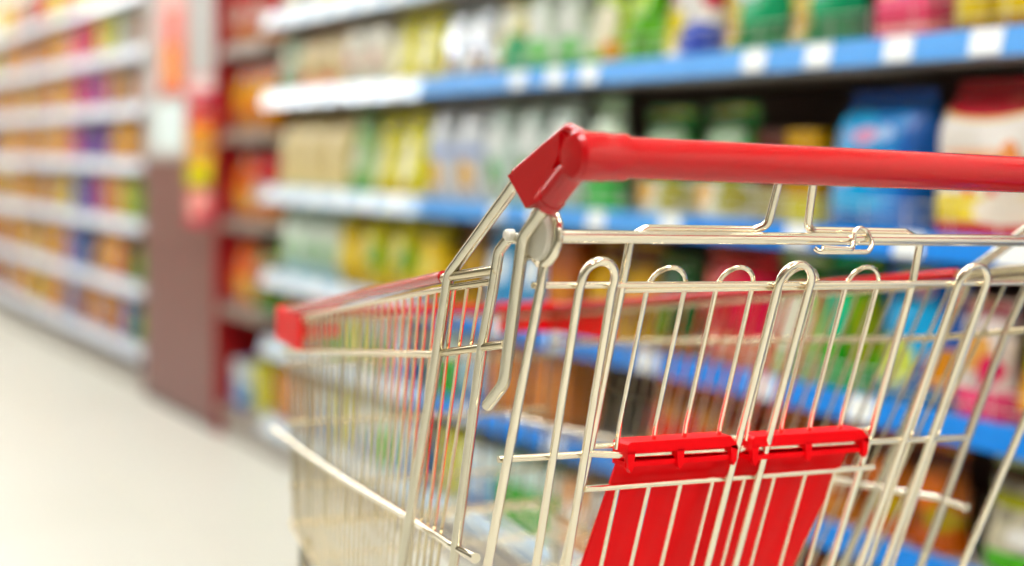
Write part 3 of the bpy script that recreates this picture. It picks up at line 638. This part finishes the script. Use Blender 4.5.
# rear gate
bm = bmesh.new(); RG = .0034; ZB = .47
def hair(x0, x1, top, xb0, xb1, off=-.006):
    r = (x1 - x0) / 2; zc = top - r * .95; pts = []
    xe0 = x0 + (xb0 - x0) * (.93 - ZB) / .233; xe1 = x1 + (xb1 - x1) * (.93 - ZB) / .233
    pts.append(gp(xe0, ZB, off)); pts.append(gp(x0, .93, off))
    for k in range(13):
        a = pi - pi * k / 12
        z = zc + r * .95 * sin(a)
        pts.append((x0 + r + r * cos(a), G0(z) + off + (z - zc) * .12, z))
    pts.append(gp(x1, .93, off)); pts.append(gp(xe1, ZB, off))
    tube(bm, pts, RG, 12)
hair(-.2475, -.2190, .9525, -.224, -.1945)
hair(-.0635, -.0315, .9500, -.0500, -.0190)
hair(.1295, .1625, .9485, .1305, .163)
for s in (-1, 1):                                            # end rods with an eye round the pivot
    pts = [gp(s * .2575, ZB, -.006), gp(s * .2745, .80, -.006), gp(s * .2805, .932, -.005)]
    c = (.060, .9705); R = .0212
    for k in range(17):
        a = radians(-76) + radians(330) * k / 16
        pts.append((s * (.2795 - .003 * min(1, k / 5)), c[0] - R * cos(a), c[1] + R * sin(a)))
    tube(bm, pts, .0038, 12)
tube(bm, [gp(-.285, .934), gp(.285, .932)], .0025, 10)
tube(bm, [gp(-.205, .9295, .001), gp(.085, .9305, .001)], .0023, 10)
tube(bm, [gp(-.279, .795), gp(-.195, .7945, -.001), gp(-.17, .792, -.003), gp(.09, .788, -.003), gp(.210, .785, -.003)], .0029, 10)
tube(bm, [gp(-.262, .62), gp(.262, .615)], .0025, 10)
tube(bm, [gp(-.256, .475), gp(.256, .475)], .003, 10)
obj('rear_gate', bm, M['chrome2'], cart)

# fold-down child seat frame behind the gate
bm = bmesh.new(); RS = .0034; o_ = .002; L1, L2, R1, R2 = -.0795, -.0774, -.0396, -.0437
tube(bm, [gp(-.187, .55, o_), gp(-.196, .798, o_), gp(-.206, .935, o_), (-.2045, .0555, .970), (-.190, .058, .9765), (-.088, .058, .9765), (L1, .052, .981), (L2, .042, 1.018), (L2 + .003, .038, 1.036),
          (R2 - .003, .038, 1.036), (R2, .042, 1.018), (R1, .052, .981), (-.031, .058, .9765), (.069, .058, .976), (.084, .0555, .969), gp(.0855, .93, o_), gp(.096, .798, o_), gp(.108, .55, o_)], RS, 12, bend=.008)
RT = .0020
def hoop(x0, x1, top=.947, low=True):
    r = (x1 - x0) / 2; zc = top - r * .95; off = .004; pts = []
    e = .009
    pts += [(x0 + e, G0(.815) + off + .004, .797), gp(x0 + e * .95, .815, off), gp(x0, .93, off)]
    for k in range(11):
        a = pi - pi * k / 10; z = zc + r * .95 * sin(a)
        pts.append((x0 + r + r * cos(a), G0(z) + off, z))
    pts += [gp(x1, .93, off), gp(x1 + e * .95, .815, off), (x1 + e, G0(.815) + off + .004, .797)]
    tube(bm, pts, RT, 8)
for a, b in ((-.181, -.146), (-.116, -.081), (-.052, -.016), (.015, .049)): hoop(a, b)
tube(bm, [gp(.158, .47, .004), gp(.142, .925, .004), gp(.1445, .938, .004), gp(.152, .9465, .004), gp(.159, .948, .004), gp(.166, .9465, .004), gp(.1735, .938, .004), gp(.176, .925, .004), gp(.188, .47, .004)], RT, 8, bend=.006)
tube(bm, [gp(-.196, .799, .007), gp(.098, .798, .007)], .0024, 10)
tube(bm, [gp(-.193, .7635, -.001), gp(.110, .762, -.001)], .0029, 10)
for x in (-.1605, -.130, -.0985, -.0655, -.0325, -.0005, .0335, .0665):
    tube(bm, [gp(x, .763, 0), gp(x + .012, .56, 0)], RT, 8)
tube(bm, [gp(-.187, .56, 0), gp(.108, .56, 0)], .0024, 10)
obj('seat_frame', bm, M['chrome2'], cart)

# red seat flap with two clips over the cross wire
def fp(x, z, off=0.): return (x, .1215 + (.79 - z) * .56 + off, z)
bm = bmesh.new(); xa, xb = -.165, .079; nx, nz = 30, 14; g = []
for side in (0, 1):
    gg = []
    for j in range(nz + 1):
        z = .787 - (.787 - .605) * j / nz; r_ = []
        for i in range(nx + 1):
            u = i / nx; x = xa + (xb - xa) * u
            rib = .0011 * sin(u * 46) + (.003 * math.exp(-((u - .5) / .03) ** 2))
            r_.append(bm.verts.new(fp(x + .006 * (j / nz) * (1 - u), z, side * .003 + rib)))
        gg.append(r_)
    g.append(gg)
for side in (0, 1):
    for j in range(nz):
        for i in range(nx):
            q = [g[side][j][i], g[side][j][i + 1], g[side][j + 1][i + 1], g[side][j + 1][i]]
            bm.faces.new(q if side else q[::-1])
for i in range(nx):
    bm.faces.new((g[0][0][i], g[0][0][i + 1], g[1][0][i + 1], g[1][0][i])); bm.faces.new((g[1][nz][i], g[1][nz][i + 1], g[0][nz][i + 1], g[0][nz][i]))
for j in range(nz):
    bm.faces.new((g[1][j][0], g[0][j][0], g[0][j + 1][0], g[1][j + 1][0])); bm.faces.new((g[0][j][nx], g[1][j][nx], g[1][j + 1][nx], g[0][j + 1][nx]))
flap = obj('seat_flap', bm, M['redflap'], cart)
yc = G0(.793)
for (x0, x1, dz) in ((-.1665, -.0570, -.0035), (-.0425, .0850, -.0055)):
    bm = bmesh.new()
    w = .0075; zt = .8065 + dz; zl = .7985 + dz; zd = .7865 + dz
    # top bar with a chamfered end, over the wire
    prism(bm, [(x0, zl - .001), (x0, zt - .002), (x0 + .003, zt), (x1 - .008, zt), (x1, zt - .008), (x1, zl - .004), (x1 - w, zl - .001)], 'y', yc - .0095, yc + .013)
    # legs in front of the wire
    for xl in (x0, (x0 + x1) / 2 - w / 2 - .003, x1 - w):
        prism(bm, [(xl, zl), (xl + w, zl), (xl + w * .85, zd - .001), (xl + w * .5, zd - .005), (xl + w * .15, zd - .001)], 'y', yc - .0095, yc - .0035)
    prism(bm, [(x0, zl - .0125), (x1 - .002, zl - .0125), (x1 - .003, zl - .0085), (x0, zl - .0085)], 'y', yc - .0065, yc + .010)
    # back of the clip behind the wire, running into the flap
    prism(bm, [(x0, zl), (x1, zl - .003), (x1 - .004, zd), (x0, zd)], 'y', yc + .0085, yc + .013)
    bmesh.ops.bevel(bm, geom=[e for e in bm.edges if e.is_manifold and e.calc_face_angle(0) > 1.2], offset=.0008, segments=2, affect='EDGES')
    obj('clip', bm, M['redflap'], flap, smooth=True, angle=30)

# basket
RW = .0016
for s in (-1, 1):
    bm = bmesh.new(); ya = .147
    y = ya
    while y < .835:
        f = (y - ya) / (YF - ya); lean = .43 * (1 - f) + .02
        zt = zr(y) - .0085; y2 = y
        for _ in range(3):
            zbm = zb(min(y2, YF)); y2 = min(y + lean * (zt - zbm), YF - .004)
        pts = [(s * (xs(y, zt) - .002), y, zt)]
        for q in (.5, 1.):
            z = zt + (zbm - zt) * q; yy = y + (y2 - y) * q
            pts.append((s * (xs(yy, z) - .002), yy, z))
        tube(bm, pts, RW, 7); y += .0235
    def along(f, r, y0, y1=YF, n=8):
        tube(bm, [(s * xs(y0 + (y1 - y0) * k / n, f(y0 + (y1 - y0) * k / n)), y0 + (y1 - y0) * k / n, f(y0 + (y1 - y0) * k / n)) for k in range(n + 1)], r, 10)
    along(lambda y: zr(y), .0042, .115)
    along(lambda y: zr(y) - .0088, .0028, .118)
    along(lambda y: .862 - (y - .239) * (.115 if y > .239 else .178), .0034, .106, n=24)
    along(lambda y: zb(y), .0030, .29)
    obj('side_panel', bm, M['side'], cart)
    # lower bumper rail on the outside
    bm = bmesh.new()
    tube(bm, [(s * .2685, .172, .704), (s * .2705, .21, .7055), (s * .249, .35, .6995), (s * .222, .545, .69), (s * .1965, .725, .6845), (s * .174, .885, .682), (s * .170, .925, .683)], .0036, 12, bend=.02)
    tube(bm, [(s * .2685, .170, .704), (s * .2685, .1735, .704)], .0044, 12)
    obj('lower_rail', bm, M['chrome'], cart)
    # red sleeve on the rim
    bm = bmesh.new()
    tube(bm, [(s * xs(y, zr(y)), y, zr(y) + .001) for y in [.214 + (YF - .214) * k / 8 for k in range(9)]], .0054, 14)
    obj('rim_sleeve', bm, M['red'], cart)
    # corner bumper
    bm = bmesh.new(); xo = xs(YF, .84)
    prism(bm, [(s * (xs(YF - .115, .82) + .0075), YF - .115), (s * (xo + .0075), YF + .004), (s * (xo + .001), YF + .010), (s * (xo - .080), YF + .010), (s * (xo - .080), YF + .005), (s * (xo - .001), YF + .004), (s * (xo + .004), YF - .001), (s * (xs(YF - .115, .82) + .0045), YF - .115)], 'z', .807, .846)
    obj('corner_bumper', bm, M['redflap'], cart, smooth=False)
# front panel
bm = bmesh.new()
n = 17
for k in range(n):
    u = k / (n - 1) * 2 - 1
    tube(bm, [(u * (xs(YF, .83) - .004), YF - .002, .832), (u * (xs(YF, .56) - .004), YF - .002, zb(YF))], RW, 7)
for z, r in ((.829, .0032), (.775, .0022), (.703, .0034), (.625, .0024), (zb(YF), .003)):
    tube(bm, [(-xs(YF, z), YF, z), (xs(YF, z), YF, z)], r, 10)
obj('front_panel', bm, M['side'], cart)
bm = bmesh.new(); zz = zr(YF) + .001; tube(bm, [(-xs(YF, zz), YF, zz), (xs(YF, zz), YF, zz)], .0056, 14)
obj('rim_sleeve', bm, M['red'], cart)
# basket floor
bm = bmesh.new()
for k in range(15):
    u = k / 14 * 2 - 1
    tube(bm, [(u * xs(.30, zb(.30)), .30, zb(.30)), (u * xs(YF, zb(YF)), YF, zb(YF))], RW, 7)
for k in range(7):
    y = .30 + k * .09; tube(bm, [(-xs(y, zb(y)), y, zb(y) - .003), (xs(y, zb(y)), y, zb(y) - .003)], .0024, 8)
obj('basket_floor', bm, M['chrome2'], cart)
# chassis and casters
bm = bmesh.new()
for s in (-1, 1):
    tube(bm, [(s * .262, .02, .150), (s * .25, .30, .150), (s * .185, .80, .150)], .011, 14, bend=.05)
    tube(bm, [(s * .172, .80, zb(.80)), (s * .18, .78, .35), (s * .19, .72, .155)], .008, 12, bend=.05)
for y, w in ((.10, .258), (.78, .187)): tube(bm, [(-w, y, .150), (w, y, .150)], .008, 12)
obj('chassis', bm, M['tube'], cart)
for (x, y) in ((-.262, .04), (.262, .04), (-.187, .77), (.187, .77)):
    zf = .00889 + .01396 * x                      # keeps each wheel on the level floor
    bm = bmesh.new(); zw = zf + .06
    for d in (-.021, .018): prism(bm, [(y - .018, zw + .072), (y + .018, zw + .072), (y + .03, zw - .008), (y + .012, zw - .012)], 'x', x + d, x + d + .003)
    box(bm, x - .021, x + .021, y - .02, y + .02, zw + .070, zw + .074)
    lathe(bm, [(.008, zw + .074), (.008, .145)], 'z', (x, y, 0), 12)
    tube(bm, [(x - .024, y + .018, zw), (x + .024, y + .018, zw)], .005, 10)
    c = obj('caster', bm, M['tube'], cart, smooth=False)
    bm = bmesh.new(); lathe(bm, [(.02, -.011), (.052, -.012), (.0595, -.008), (.0595, .008), (.052, .012), (.02, .011)], 'x', (x, y + .018, zw), 28)
    obj('wheel', bm, M['rubber'], c)

# ------------------------------------------------------------------ light and camera
w = bpy.data.worlds.new('world'); scn.world = w; w.use_nodes = True
w.node_tree.nodes['Background'].inputs[0].default_value = (1, .97, .92, 1); w.node_tree.nodes['Background'].inputs[1].default_value = .25

F, CX, CY = 1550., 512., 283.
roll = radians(.95)
yh = 147 + 839 * math.tan(roll); pitch = atan((CY - yh) * cos(roll) / F); yaw = atan(839 / F)
fwd = Vector((sin(yaw) * cos(pitch), cos(yaw) * cos(pitch), -sin(pitch)))
r0 = Vector((cos(yaw), -sin(yaw), 0)); u0 = r0.cross(fwd)
rt = r0 * cos(roll) + u0 * sin(roll); up = u0 * cos(roll) - r0 * sin(roll)
cam = bpy.data.cameras.new('camera'); co = bpy.data.objects.new('camera', cam); col.objects.link(co)
co.matrix_world = Matrix(((rt.x, up.x, -fwd.x, 0), (rt.y, up.y, -fwd.y, 0), (rt.z, up.z, -fwd.z, 1.02), (0, 0, 0, 1)))
cam.sensor_width = 36; cam.lens = F / 1024 * 36; cam.clip_start = .02; cam.clip_end = 60
cam.dof.use_dof = True; cam.dof.focus_distance = 1.22; cam.dof.aperture_fstop = cam.lens / 1000 / .0255
scn.camera = co
vs = scn.view_settings
scn.display_settings.display_device = 'sRGB'
vs.view_transform = 'Standard'; vs.look = 'None'; vs.gamma = 1; vs.use_curve_mapping = False; vs.exposure = 0.1
